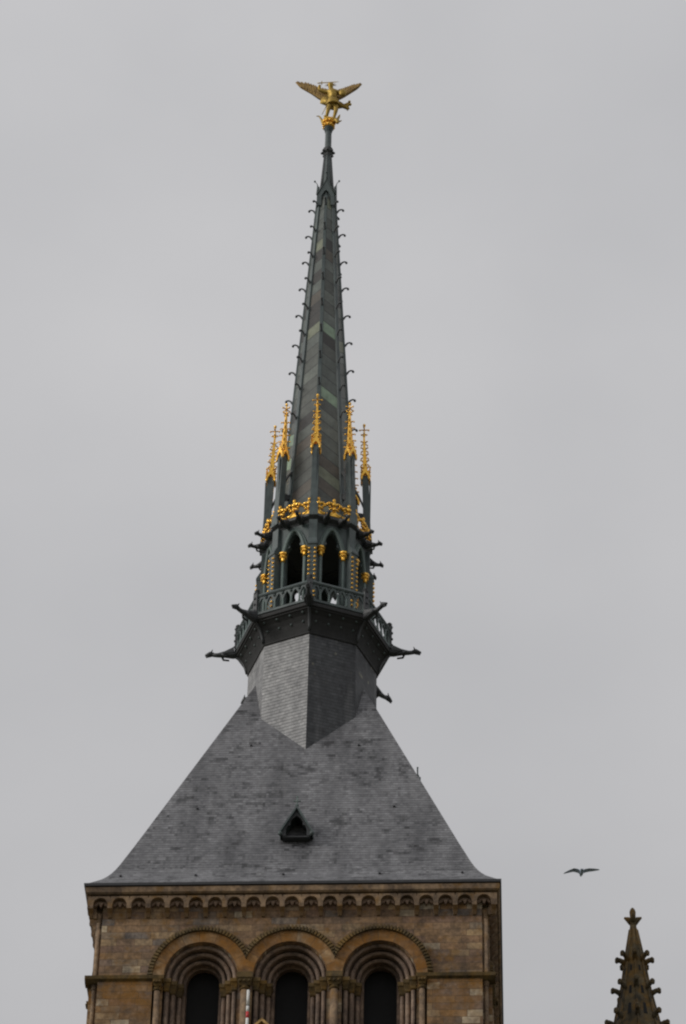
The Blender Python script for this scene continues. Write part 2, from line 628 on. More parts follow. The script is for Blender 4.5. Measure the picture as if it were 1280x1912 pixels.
def orders_profile():
    """(radius, depth) across the stepped and roll-moulded orders of a belfry arch"""
    P = [(RO, -.03), (RO, .20)]
    r, d = RO, .20
    for i, (st, rl) in enumerate(((.17, .064), (.17, .064), (.16, .06))):
        # fillet, roll, hollow
        c = r - st * .52
        P.append((c + rl + .012, d + .06))
        for k in range(7):
            a = PI * k / 6
            P.append((c + rl * math.cos(a), d - .01 - rl * 1.0 * math.sin(a)))
        P.append((c - rl - .012, d + .06))
        P.append((r - st, d + .02))
        r -= st
        d += .18
        P.append((r, d))
    P += [(.475, d), (.475, d + .30)]
    return P


def sweep_arch(mb, prof, cx, y0, zb, n=36, smooth=False):
    cols = []
    for (r, d) in prof:
        cols.append([mb.p((x, y0 + d, z)) for x, z in arch_pts(r, cx, zb, n, ZS + .33 * max(0, d))])
    for a, b_ in zip(cols[:-1], cols[1:]):
        for i in range(len(a) - 1):
            mb.face((a[i], a[i + 1], b_[i + 1], b_[i]), smooth)


def side(yf, hw, rot, tag_):
    """one side of the tower: front plane at y = -yf, half width hw, turned by rot"""
    MT = BT @ Matrix.Rotation(rot, 4, 'Z')
    NEW = lambda: MB(MT)
    f = -yf
    hwp = hw - .20
    ztop = -.34
    mb = NEW()
    edges = [CX[0] - 1.27, -1.27, 1.27, CX[2] + 1.27]
    for i, cx in enumerate(CX):
        mb.panel(arch_pts(RO, cx, ZB), cell_pts(RO, cx, ZB, edges[i], edges[i + 1], ztop), f, f + .75)
    mb.box(-hwp, edges[0] - .0005, f, f + .75, ZS - .04, ztop)
    mb.box(edges[3] + .0005, hwp, f, f + .75, ZS - .04, ztop)
    wl = mb.build('wall', M_wall, tower)
    mb = NEW()          # lower wall, a little proud of the upper
    mb.box(-hwp, CX[0] - RO - .30, f - .07, f + .7, ZB, ZS - .10)
    mb.box(CX[2] + RO + .30, hwp, f - .07, f + .7, ZB, ZS - .10)
    mb.box(-hw + .02, hw - .02, f - .10, f + .7, ZB - 17.2, ZB)
    mb.build('lower_wall', M_wall2, tower)
    # string course
    we = hw + .17 if hw > 5 else hw - .21
    for a, c in ((-we, CX[0] - RO + .02), (CX[2] + RO - .02, we)):
        mb = NEW()
        mb.loft([[(a, f - .03, ZS - .2), (c, f - .03, ZS - .2), (c, f + .2, ZS - .2), (a, f + .2, ZS - .2)],
                 [(a, f - .15, ZS - .12), (c, f - .15, ZS - .12), (c, f + .2, ZS - .12), (a, f + .2, ZS - .12)],
                 [(a, f - .17, ZS - .02), (c, f - .17, ZS - .02), (c, f + .2, ZS - .02), (a, f + .2, ZS - .02)],
                 [(a, f - .01, ZS + .05), (c, f - .01, ZS + .05), (c, f + .2, ZS + .05), (a, f + .2, ZS + .05)]])
        mb.build('string_course', M_moss, tower)
    # belfry arches
    for i, cx in enumerate(CX):
        mb = NEW()
        sweep_arch(mb, orders_profile(), cx, f, ZB)
        ar = mb.build('belfry_arch', M_order, tower, fix=False)
        # flat lichened band and billet hood; neighbours meet half way
        x0 = cx - 1.27 if i > 0 else -99
        x1 = cx + 1.27 if i < 2 else 99
        cl = lambda x: min(x1, max(x0, x))
        mb = NEW()
        n = 64
        def ring(r0, r1, d0, d1, a0, a1, m_):
            rows = []
            for k in range(m_ + 1):
                a = a0 + (a1 - a0) * k / m_
                q = []
                for r, d in ((r0, .05), (r0, -d0), (r1, -d1), (r1, .05)):
                    q.append((cl(cx + r * math.cos(a)), f + d, ZS + .0 + KZ * r * math.sin(a)))
                rows.append(q)
            for A, B in zip(rows[:-1], rows[1:]):
                if abs(A[1][0] - A[2][0]) < 1e-4 and abs(B[1][0] - B[2][0]) < 1e-4 and abs(A[1][0] - B[1][0]) < 1e-4:
                    continue
                mb.loft([A, B], caps=True)
        ring(RO + .003, 1.37, .032, .045, PI - .02, .02, n)
        hb = mb.build('arch_band', M_hood, ar, uvfun=lambda q, n_, t_, b_: (math.atan2((MT.inverted() @ q).z - ZS, (MT.inverted() @ q).x - cx) * 1.2 + 9 * cx + 20, math.hypot((MT.inverted() @ q).x - cx, ((MT.inverted() @ q).z - ZS) / KZ) - .95 + .6 * 40))
        mb = NEW()
        nb = 44
        for k in range(nb):
            a0 = PI - .03 - (PI - .06) * k / nb
            a1 = PI - .03 - (PI - .06) * (k + .62) / nb
            a2 = PI - .03 - (PI - .06) * (k + 1) / nb
            ring(1.372, 1.52, .13, .10, a0, a1, 1)
            ring(1.372, 1.49, .055, .05, a1, a2, 1)
        mb.build('billet_hood', M_moss, ar)
        # capitals under the springing of every roll
        r, d = RO, .20
        for st in (.17, .17, .16):
            c = r - st * .52
            for sg in (-1, 1):
                mb = NEW()
                x = cx + sg * c
                y = f + d - .03
                q4 = lambda hx, y0, z: [(x - hx, y - y0, z + .12 * d), (x + hx, y - y0, z + .12 * d), (x + hx, y + hx, z + .12 * d), (x - hx, y + hx, z + .12 * d)]
                mb.loft([q4(.062, .06, ZS - .42), q4(.085, .085, ZS - .38), q4(.068, .07, ZS - .35), q4(.11, .13, ZS - .16), q4(.125, .15, ZS - .155), q4(.125, .15, ZS - .03)])
                mb.build('capital', M_moss, ar)
            r -= st
            d += .18
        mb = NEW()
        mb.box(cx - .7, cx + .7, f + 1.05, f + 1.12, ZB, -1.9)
        mb.build('dark_backing', M_dark, ar)  # added near-black panel, painting the darkness inside the opening
        mb = NEW()           # two courses of masonry of the reveal seen past the rolls, and the sill
        mb.box(cx - .48, cx + .48, f + .5, f + 1.0, ZB - .02, ZB + .12)
        mb.build('sill', M_trim, ar)
    # piers between the arches, with engaged shafts
    for x in (CX[0] - RO - .16, -1.27, 1.27, CX[2] + RO + .16):
        outer = abs(x) > 2
        mb = NEW()
        rr = .085 if outer else .115
        mb.tube([(x, f - .02, ZB), (x, f - .02, ZS - .46)], rr, 12)
        if outer:
            sg = 1 if x > 0 else -1
            mb.tube([(x + sg * .2, f - .02, ZB), (x + sg * .2, f - .02, ZS - .2)], .05, 8)
        sh = mb.build('pier_shaft', M_trim, tower)
        mb = NEW()
        k = .13 if outer else .215
        mb.octa([(rr + .03, ZS - .48), (rr + .045, ZS - .45), (rr + .01, ZS - .42), (rr + .02, ZS - .36)], True, 12, c=(x, f - .02))
        mb.loft([[(x - k * .7, f - .14, ZS - .37), (x + k * .7, f - .14, ZS - .37), (x + k * .7, f + .1, ZS - .37), (x - k * .7, f + .1, ZS - .37)],
                 [(x - k, f - .22, ZS - .17), (x + k, f - .22, ZS - .17), (x + k, f + .1, ZS - .17), (x - k, f + .1, ZS - .17)]])
        if not outer:
            mb.box(x - k - .015, x + k + .015, f - .235, f + .1, ZS - .165, ZS + .02)
        for q in range(-1, 2):
            mb.ball((x + q * k * .6, f - .2, ZS - .26), .045, 6, 4)
        mb.build('capital', M_moss, sh)
    # corbel table: round arches on little corbels
    nA = 21 if hw > 5 else 18
    sp = .5525 if hw > 5 else .5265
    ay = f - .24
    zs, ra = -.66, .205
    mb = NEW()
    for i in range(nA):
        cx = (i - (nA - 1) / 2) * sp
        ins = [(cx - ra, -.82)]
        outp = [(cx - sp / 2, -.82)]
        n = 12
        for k in range(n + 1):
            a = PI - PI * k / n
            c, s_ = math.cos(a), math.sin(a)
            ins.append((cx + ra * c, zs + ra * s_))
            tx = (sp / 2) / abs(c) if abs(c) > 1e-6 else 1e9
            tz = .26 / s_ if s_ > 1e-6 else 1e9
            q = min(tx, tz)
            outp.append((cx + c * q, zs + s_ * q))
        ins.append((cx + ra, -.82))
        outp.append((cx + sp / 2, -.82))
        mb.panel(ins, outp, ay, f + .003)
    xe = nA / 2 * sp
    for sg in (-1, 1):
        a, c = sorted((sg * xe, sg * (hw + .24 if hw > 5 else hw - .006)))
        mb.box(a, c, ay, f + .003, -.82, -.40)
    ca = mb.build('corbel_arcade', M_trim, tower)
    mb = NEW()       # pendant cusp in each little arch
    mb.loft([[(-.012, f - .10, -.68), (.012, f - .10, -.68), (.012, f - .004, -.68), (-.012, f - .004, -.68)],
             [(-.075, f - .13, -.55), (.075, f - .13, -.55), (.075, f - .004, -.55), (-.075, f - .004, -.55)]])
    mb.panel([(.1 * math.cos(PI - PI * k / 8), -.62 + .1 * math.sin(PI * k / 8)) for k in range(9)], [((ra - .004) * math.cos(PI - PI * k / 8), -.66 + (ra - .004) * math.sin(PI * k / 8)) for k in range(9)], f - .09, f - .003)
    cu0 = mb.build('cusp', M_order, ca)
    for i in range(nA):
        o = cu0 if i == 0 else cu0.copy()
        if i:
            COL.objects.link(o)
            o.parent = ca
        o.location = Matrix.Rotation(rot, 3, 'Z') @ Vector(((i - (nA - 1) / 2) * sp, 0, 0))
    cb0 = None
    for i in range(nA + 1):
        cx = (i - nA / 2) * sp
        if cb0 is None:
            mb = NEW()
            x = 0
            for z0, z1, p0, p1, h0, h1 in ((-.90, -.825, .17, .245, .068, .075), (-1.02, -.905, .06, .16, .05, .066)):
                mb.loft([[(x - h0, f - p0, z0), (x + h0, f - p0, z0), (x + h0, f + .03, z0), (x - h0, f + .03, z0)],
                         [(x - h1, f - p1, z1), (x + h1, f - p1, z1), (x + h1, f + .03, z1), (x - h1, f + .03, z1)]])
            cb0 = mb.build('corbel', M_trim, tower)
            o = cb0
        else:
            o = cb0.copy()
            COL.objects.link(o)
            o.parent = tower
        o.location = Matrix.Rotation(rot, 3, 'Z') @ Vector((cx, 0, 0))
    # corner nook and colonnette at the right-hand end of this side
    mb = NEW()
    x = hw - .10
    mb.box(hw - .21, hw - .11, f + .09, f + .24, ZB, -.83)
    mb.build('corner_pier', M_wall, tower)
    mb = NEW()
    mb.tube([(x, f + .09, ZB), (x, f + .09, -1.12)], .065, 10)
    mb.octa([(.065, -1.12), (.085, -1.09), (.07, -1.06), (.10, -.92), (.10, -.835)], True, 10, c=(x, f + .09))
    mb.octa([(.085, ZS - .36), (.09, ZS - .33), (.07, ZS - .30), (.10, ZS - .21)], True, 10, c=(x, f + .09))
    mb.build('corner_colonnette', M_trim, tower)


side(HY, HX, 0, 'front')
side(HX, HY, PI / 2, 'right')
side(HY, HX, PI, 'back')
side(HX, HY, -PI / 2, 'left')
mb = MB(BT)
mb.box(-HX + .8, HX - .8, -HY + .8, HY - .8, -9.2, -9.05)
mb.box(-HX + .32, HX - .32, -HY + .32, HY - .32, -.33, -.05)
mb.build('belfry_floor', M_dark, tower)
# cornice slab and gutter edge (rectangular rings)
def rect(hx, hy, z):
    return [(-hx, -hy, z), (hx, -hy, z), (hx, hy, z), (-hx, hy, z)]
mb = MB(BT)
mb.loft([rect(5.93, 5.93 - DEL, -.345), rect(5.97, 5.97 - DEL, -.30), rect(5.985, 5.985 - DEL, -.13), rect(5.90, 5.90 - DEL, -.112)], True)
mb.build('cornice', M_trim, tower)
mb = MB(BT)
mb.loft([rect(5.92, 5.92 - DEL, -.110), rect(6.02, 6.02 - DEL, -.10), rect(6.03, 6.03 - DEL, -.015), rect(5.97, 5.97 - DEL, .0)], True)
mb.build('gutter', M_gutter, tower)

# pyramid roof with a bell-cast foot
SL, A0 = 2.783, 5.591
prof = [(5.985, .003), (5.93, .05), (5.82, .17), (5.70, .305), (5.58, .445), (5.46, .62), (5.35, .81), (5.24, 1.04), (5.13, 1.31), (5.02, 1.61), (4.80, (A0 - 4.80) * SL)]
for k in range(1, 8):
    wv = 4.80 + (1.3 - 4.80) * k / 7
    prof.append((wv, (A0 - wv) * SL))
mb = MB(BT)
rr = [rect(a, a - DEL, z) for a, z in prof]
mb.loft(rr, caps=True)
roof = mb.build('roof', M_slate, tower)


def roofy(z):
    return -(A0 - z / SL - DEL)


# little iron hooks on the slates
for x, z in ((-1.62, 7.45), (1.70, 7.4), (-3.05, 4.1), (2.85, 4.1), (-5.05, .62), (-2.85, .62), (-.30, .62), (2.5, .62), (4.9, .62)):
    wy = roofy(z) if z > 2 else -(5.46 - DEL)
    mb = MB(BT)
    mb.box(x - .035, x + .035, wy - .06, wy + .1, z, z + .07, .5)
    mb.build('roof_hook', M_gutter, roof)


def dormer(M, hw=.42, zb=2.40, za=3.42, yf=-4.10, fin=.42):
    mb = MB(M)
    # gabled box with a trefoil opening
    op = [(.31, zb + .005), (.31, zb + .26), (.26, zb + .38), (.18, zb + .41), (.19, zb + .52), (.13, zb + .63), (0, zb + .76)]
    inn = [(-x, z) for x, z in op] + [(x, z) for x, z in reversed(op[:-1])]
    sh = lambda z: hw * (za - z) / (za - zb - .28)
    ou = []
    for x, z in op:
        if z < zb + .3:
            ou.append((hw, z))
        else:
            zz = zb + .28 + (z - zb - .28) / .48 * (za - zb - .28)
            ou.append((max(0, sh(zz)), zz))
    outl = [(-x, z) for x, z in ou] + [(x, z) for x, z in reversed(ou[:-1])]
    mb.panel(inn, outl, yf, yf + .10)
    for sg in (-1, 1):
        mb.loft([[(sg * hw, yf + .1, zb), (sg * hw, yf + .1, zb + .28), (sg * (hw - .05), yf + .1, zb + .28), (sg * (hw - .05), yf + .1, zb)],
                 [(sg * hw, yf + 1.2, zb), (sg * hw, yf + 1.2, zb + .28), (sg * (hw - .05), yf + 1.2, zb + .28), (sg * (hw - .05), yf + 1.2, zb)]])
    mb.box(-hw + .02, hw - .02, yf + .02, yf + .5, zb - .03, zb)
    body = mb.build('dormer', M_black, tower)
    mb = MB(M)
    for sg in (-1, 1):
        e0, e1 = (sg * (hw + .08), zb + .13), (0, za + .06)
        th = .07
        mb.loft([[(e0[0], yf - .1, e0[1]), (e0[0], yf + 1.1, e0[1]), (e0[0] - sg * .02, yf + 1.1, e0[1] - th), (e0[0] - sg * .02, yf - .1, e0[1] - th)],
                 [(e1[0] + sg * .001, yf - .1, e1[1]), (e1[0] + sg * .001, yf + 1.1, e1[1]), (e1[0] + sg * .001, yf + 1.1, e1[1] - th * 1.7), (e1[0] + sg * .001, yf - .1, e1[1] - th * 1.7)]])
        mb.ball((sg * (hw + .05), yf - .05, zb + .05), .075, 8, 5)
    mb.build('dormer_roof', M_lead, body)
    mb = MB(M)
    mb.tube([(0, yf, za), (0, yf, za + fin)], .022, 6)
    mb.tube([(-.09, yf, za + fin * .62), (.09, yf, za + fin * .62)], .02, 6)
    mb.ball((0, yf, za + fin), .035, 6, 4)
    for sg in (-1, 1):
        mb.ball((sg * .09, yf, za + fin * .62), .03, 6, 4)
    mb.octa([(.03, za + .05), (.06, za + .1), (.03, za + .15)], True, 8, c=(0, yf))
    mb.build('dormer_finial', M_green, body)
    mb = MB(M)
    mb.poly([(-hw + .06, yf + .55, zb), (hw - .06, yf + .55, zb), (hw - .06, yf + .55, zb + .3), (0, yf + .55, za - .15), (-hw + .06, yf + .55, zb + .3)])
    mb.build('dormer_dark_sheet', M_dark, body)  # flat near-black sheet standing for the dark inside the dormer


dormer(BT)
dormer(BT @ Matrix.Translation((0, 0, 4.28)) @ Matrix.Rotation(PI / 2, 4, 'Z'), yf=-3.45)

# ------------------------------------------------------------------ the spire
DX = .066
ZR = 6.0
spire = thing('spire', 'slender dark leaded spire with open arcaded lantern, gilded pinnacles and gargoyles above the slate roof', 'spire', (DX, 0, ZR))
BS = Matrix.Translation((0, 0, -ZR))
K8 = [k * PI / 4 for k in range(8)]


def oc(r, k):
    return (r * math.sin(k * PI / 4), -r * math.cos(k * PI / 4))


# slate drum: each face its own run of slates, right-hand ones lichened and darkened to paint in their shade, the rest lightened
RD = 2.057
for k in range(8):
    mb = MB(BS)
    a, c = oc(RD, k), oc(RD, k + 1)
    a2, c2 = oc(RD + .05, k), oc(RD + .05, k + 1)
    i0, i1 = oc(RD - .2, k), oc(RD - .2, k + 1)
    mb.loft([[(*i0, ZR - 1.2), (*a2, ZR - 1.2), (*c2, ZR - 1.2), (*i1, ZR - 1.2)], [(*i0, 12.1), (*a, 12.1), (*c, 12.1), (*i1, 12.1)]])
    o = mb.build('drum_face', M_slate_shaded if k in (0, 1, 2) else M_slate_lit, spire)
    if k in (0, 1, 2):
        o['label'] = 'lichen spotted slate face of the drum with shade painted in'

# corbelled cove under the balcony
mb = MB(BS)
cove = [(2.06, 11.93), (2.10, 11.95), (2.10, 12.03), (2.14, 12.2), (2.21, 12.4), (2.31, 12.57), (2.43, 12.69), (2.46, 12.70), (2.47, 12.75), (2.52, 12.77), (2.52, 12.90), (2.45, 12.97)]
mb.octa(cove + [(1.2, 12.98), (1.2, 11.93), (2.06, 11.93)])
cv = mb.build('balcony_cove', M_soot, spire)
mb = MB(BS)
mb.tube([(0, -r * 1.005, z) for r, z in cove[2:8]], .045, 6)
ri = mb.build('cove_rib', M_black, cv)
for k in range(1, 8):
    spin(ri, K8[k])
for row, (r, z) in enumerate(((2.20, 12.39), (2.37, 12.645))):
    for q in range(4):
        tt = (q + .5) / 4
        ax_, ay_ = oc(r, 0)
        bx_, by_ = oc(r, 1)
        mb = MB(BS)
        mb.ball((ax_ + (bx_ - ax_) * tt, ay_ + (by_ - ay_) * tt, z), .05, 6, 4)
        bo = mb.build('boss', M_lead, cv)
        for k in range(1, 8):
            spin(bo, K8[k])

# parapet, one length to each face
ap = math.cos(PI / 8)
for k in range(8):
    rot = (k + .5) * PI / 4
    Mf = BS @ Matrix.Rotation(rot, 4, 'Z')
    if k == 0:
        Mf = BS
        yy = -2.45 * ap
        hw = 2.45 * math.sin(PI / 8)
        mb = MB(Mf)
        nC = 6
        cw = 2 * (hw - .06) / nC
        for i in range(nC):
            cx = (i - (nC - 1) / 2) * cw
            h = cw / 2 - .028
            ins = [(cx - h, 13.05), (cx - h, 13.36), (cx - h * .8, 13.46), (cx - h * .3, 13.58), (cx, 13.63), (cx + h * .3, 13.58), (cx + h * .8, 13.46), (cx + h, 13.36), (cx + h, 13.05)]
            e = cw / 2
            ous = [(cx - e, 13.05), (cx - e, 13.36), (cx - e, 13.50), (cx - e * .5, 13.69), (cx, 13.69), (cx + e * .5, 13.69), (cx + e, 13.50), (cx + e, 13.36), (cx + e, 13.05)]
            mb.panel(ins[1:-1], ous[1:-1], yy - .035, yy + .035)
            # carved leaf above each arch
            mb.ball((cx - e, yy - .045, 13.6), .045, 6, 4)
        mb.box(-hw, hw, yy - .06, yy + .06, 12.96, 13.05)
        par = mb.build('parapet', M_lead, spire)
        mb = MB(Mf)
        mb.loft([[(-hw, yy - .05, 13.69), (hw, yy - .05, 13.69), (hw, yy + .06, 13.69), (-hw, yy + .06, 13.69)],
                 [(-hw, yy - .08, 13.74), (hw, yy - .08, 13.74), (hw, yy + .08, 13.74), (-hw, yy + .08, 13.74)],
                 [(-hw, yy - .05, 13.82), (hw, yy - .05, 13.82), (hw, yy + .05, 13.82), (-hw, yy + .05, 13.82)]])
        mb.build('top_rail', M_lead, par)
        for i in range(nC + 1):
            x = (i - nC / 2) * cw
            mb = MB(Mf)
            mb.tube([(x, yy - .01, 13.05), (x, yy - .01, 13.12), (x, yy - .01, 13.16), (x, yy - .01, 13.40)], [.05, .05, .036, .034], 8)
            mb.build('baluster', M_green, par)
        par.rotation_euler = (0, 0, rot)
        proto_par = par
    else:
        spin(proto_par, k * PI / 4)
mb = MB(BS)
mb.box(-.09, .09, -2.53, -2.36, 12.97, 13.86)
mb.octa([(.10, 13.86), (.12, 13.90), (.05, 13.94), (.09, 14.02), (.02, 14.1)], True, 8, c=(0, -2.45))
for z in (13.15, 13.4, 13.65):
    mb.ball((0, -2.53, z), .05, 6, 4)
pp = mb.build('parapet_post', M_black, spire)
for k in range(1, 8):
    spin(pp, K8[k])


def gargoyle(name, M, r0, ln, z, droop=0.0, s=1.0, mat_=None):
    """a crouching beast stretched out from the wall, facing -Y"""
    mb = MB(M)
    Y = lambda q: -(r0 + q * ln)
    Z = lambda q: z + droop * q
    mb.tube([(0, Y(-.12), Z(0) - .02), (0, Y(.12), Z(.1)), (0, Y(.38), Z(.38) + .03 * s), (0, Y(.6), Z(.6) + .01), (0, Y(.76), Z(.76) + .03 * s)],
            [.10 * s, .125 * s, .105 * s, .07 * s, .062 * s], 8)
    # head, muzzle, open jaw, ears
    mb.tube([(0, Y(.72), Z(.74) + .05 * s), (0, Y(.84), Z(.84) + .06 * s), (0, Y(.93), Z(.93) + .03 * s), (0, Y(1.0), Z(1) + .025 * s)], [.06 * s, .088 * s, .06 * s, .03 * s], 8)
    mb.tube([(0, Y(.84), Z(.84) - .0 * s), (0, Y(.97), Z(.97) - .055 * s)], [.045 * s, .022 * s], 6)
    for sg in (-1, 1):
        mb.tube([(sg * .05 * s, Y(.80), Z(.8) + .1 * s), (sg * .075 * s, Y(.76), Z(.76) + .19 * s)], [.03 * s, .008 * s], 5)
        # forelegs clutching the moulding and folded wings
        mb.tube([(sg * .08 * s, Y(.46), Z(.46)), (sg * .12 * s, Y(.42), Z(.4) - .09 * s), (sg * .10 * s, Y(.24), Z(.2) - .14 * s)], [.045 * s, .035 * s, .03 * s], 6)
        mb.loft([[(sg * .09 * s, Y(.45), Z(.45) + .05 * s), (sg * .11 * s, Y(.45), Z(.45) + .03 * s), (sg * .10 * s, Y(.4), Z(.4) - .02 * s)],
                 [(sg * .10 * s, Y(.1), Z(.1) + .24 * s), (sg * .15 * s, Y(.1), Z(.1) + .18 * s), (sg * .14 * s, Y(.06), Z(.1) + .02 * s)]])
    return mb.build(name, mat_ or M_black, spire)


gg = gargoyle('gargoyle', BS, 2.46, 1.02, 12.83, -.04, 1.05)
for k in range(1, 8):
    spin(gg, K8[k])
gl = gargoyle('gargoyle', BS, 1.72, .56, 17.06, -.05, .85)
gl.rotation_euler = (0, 0, R(14))
for k in range(1, 8):
    spin(gl, K8[k])
for k in range(8):
    spin(gl, K8[k] - R(28))

# lantern: eight arched faces
RL = 1.70
yl = -RL * ap
hl = RL * math.sin(PI / 8)
half = [(.31, 12.98), (.31, 15.8), (.305, 16.0), (.26, 16.13), (.17, 16.19), (.205, 16.3), (.20, 16.45), (.11, 16.62), (0, 16.72)]
inn = [(-x, z) for x, z in half] + [(x, z) for x, z in reversed(half[:-1])]
oh = [(hl, 12.98), (hl, 15.8), (hl, 16.05), (hl, 16.3), (hl, 16.6), (hl, 17.05), (.38, 17.05), (.18, 17.05), (0, 17.05)]
ouo = [(-x, z) for x, z in oh] + [(x, z) for x, z in reversed(oh[:-1])]
mb = MB(BS)
mb.panel(inn, ouo, yl, yl + .14)
la = mb.build('lantern_arch', M_lead, spire)
mb = MB(BS)      # moulded hood over the arch
for rr_, off, pr in ((.065, .39, .03), (.03, .485, .02)):
    pts = [(-off, yl - pr, 15.75)]
    for q in range(9):
        a = q / 8
        # two-centred pointed arch
        x = -off + off * a
        zz = 15.9 + (.93 + (off - .39)) * math.sin(a * PI / 2) ** .85
        pts.append((x, yl - pr, zz))
    pts += [(-x, y, z) for x, y, z in reversed(pts[:-1])]
    mb.tube(pts, rr_, 6)
mb.build('arch_moulding', M_green, la)
for sg in (-1, 1):
    mb = MB(BS)
    mb.tube([(sg * .39, yl - .03, 12.98), (sg * .39, yl - .03, 15.66)], .05, 8)
    mb.octa([(.085, 13.0), (.085, 13.1), (.06, 13.16)], True, 8, c=(sg * .39, yl - .03))
    mb.build('colonnette', M_green, la)
    mb = MB(BS)
    c = (sg * .39, yl - .04)
    mb.octa([(.06, 15.58), (.08, 15.6), (.065, 15.64), (.075, 15.72), (.12, 15.84), (.10, 15.85), (.15, 15.87), (.15, 15.93)], True, 8, a0=PI / 8, c=c)
    for q in range(8):
        a = q * PI / 4
        mb.ball((c[0] + .10 * math.sin(a), c[1] - .10 * math.cos(a), 15.77), .035, 6, 4)
    mb.build('capital', M_gold, la)
la.rotation_euler = (0, 0, PI / 8)
for k in range(1, 8):
    spin(la, K8[k])
mb = MB(BS)
mb.octa([(1.75, 12.985), (1.55, 12.99), (.01, 13.3)], False)
mb.octa([(1.64, 17.0), (.01, 17.02)], False)
mb.octa([(.30, 13.2), (.22, 13.5), (.16, 17.0)], False)
mb.build('lantern_floor', M_black, spire)

# buttress posts with gilded studs
def sect(hx, r0, r1, z):
    return [(-hx, -r1, z), (hx, -r1, z), (hx, -r0, z), (-hx, -r0, z)]
mb = MB(BS)
mb.loft([sect(.155, 1.5, 1.93, 12.98), sect(.15, 1.5, 1.91, 13.9), sect(.14, 1.5, 1.90, 15.86), sect(.155, 1.5, 1.93, 15.88), sect(.155, 1.5, 1.93, 15.95), sect(.135, 1.5, 1.79, 16.25), sect(.135, 1.5, 1.78, 17.06)])
po = mb.build('buttress_post', M_lead, spire)
posts = [po] + [spin(po, K8[k]) for k in range(1, 8)]
stud0 = MB(BS).ball((0, -1.915, 0 + ZR), .042, 8, 5).build('stud', M_gold, po)
first = True
for k in range(8):
    if k in (0, 1, 7):
        for sg in (-1, 1):
            for i in range(13):
                o = stud0 if first else stud0.copy()
                if not first:
                    COL.objects.link(o)
                    o.parent = posts[k]
                first = False
                o.location = (sg * .095, 0, 15.68 - .185 * i - ZR)
    else:
        for sg in (-1, 1):
            mb = MB(BS)
            for i in range(13):
                mb.ball((sg * .095, -1.915, 15.68 - .185 * i), .042, 8, 5)
            o = mb.build('stud_row', M_gold, posts[k])
            o['kind'] = 'stuff'

# gallery cornice
mb = MB(BS)
mb.octa([(1.55, 16.98), (1.70, 17.03), (1.74, 17.10), (1.84, 17.17), (1.87, 17.20), (1.87, 17.30), (1.82, 17.34), (1.0, 17.36), (1.0, 16.98), (1.55, 16.98)])
mb.build('gallery_cornice', M_black, spire)


def fleuron(parts, halfside=0, s=1.0):
    """gilded flower on the gallery edge: stem, scrolls, four petals and bud"""
    mb = MB(BS)
    y = -1.84 * ap if not halfside else -1.80 * ap
    x0 = halfside
    z = 17.33
    q = [1, -1] if not halfside else [-1 if halfside > 0 else 1]
    s *= 1.16
    mb.loft([[(x0 - w_ * (1 if -1 in q else .4), y - .03, z + h), (x0 + w_ * (1 if 1 in q else .4), y - .03, z + h), (x0 + w_ * (1 if 1 in q else .4), y + .03, z + h), (x0 - w_ * (1 if -1 in q else .4), y + .03, z + h)] for w_, h in ((.20, 0), (.13, .08), (.06, .17 * s), (.05, .45 * s), (.035, .55 * s))])
    mb.ball((x0, y, z + .60 * s), (.06, .06, .085), 8, 5)
    mb.ball((x0, y - .02, z + .42 * s), .085, 8, 5)
    mb.ball((x0, y - .04, z + .24 * s), .06, 8, 5)
    for sg in q:
        mb.tube([(x0, y, z + .2), (x0 + sg * .10, y, z + .09), (x0 + sg * .17, y - .01, z + .05), (x0 + sg * .22, y, z + .08), (x0 + sg * .21, y, z + .13)], [.05, .055, .05, .04, .03], 6)
        mb.tube([(x0, y, z + .36 * s), (x0 + sg * .10, y - .01, z + .47 * s), (x0 + sg * .19, y - .03, z + .45 * s)], [.04, .055, .055], 6)
        mb.ball((x0 + sg * .215, y - .02, z + .41 * s), .07, 6, 4)
        mb.ball((x0 + sg * .15, y - .02, z + .33 * s), .05, 6, 4)
        mb.tube([(x0, y, z + .30 * s), (x0 + sg * .09, y - .02, z + .27 * s), (x0 + sg * .17, y - .01, z + .22 * s)], [.035, .045, .03], 6)
    return mb.build('fleuron', M_gold, spire)


fl = [fleuron(0, 0), fleuron(0, .53, .92), fleuron(0, -.53, .92)]
for o in fl:
    o.rotation_euler = (0, 0, PI / 8)
    for k in range(1, 8):
        spin(o, K8[k])

# pinnacle posts, gilded pinnacles, flying struts
lean = lambda z: 1.70 - (z - 17.3) * .037
mb = MB(BS)
S4 = lambda hx, hr, z: sect(hx, lean(z) - hr, lean(z) + hr, z)
mb.loft([S4(.15, .16, 17.2), S4(.14, .15, 17.7), S4(.115, .12, 17.85), S4(.105, .11, 20.5)])
mb.box(-.05, .05, -lean(19) - .135, -lean(19) - .09, 17.9, 20.3)
pn = mb.build('pinnacle_post', M_lead, spire)
for k in range(1, 8):
    spin(pn, K8[k])
mb = MB(BS)
zb = 20.30
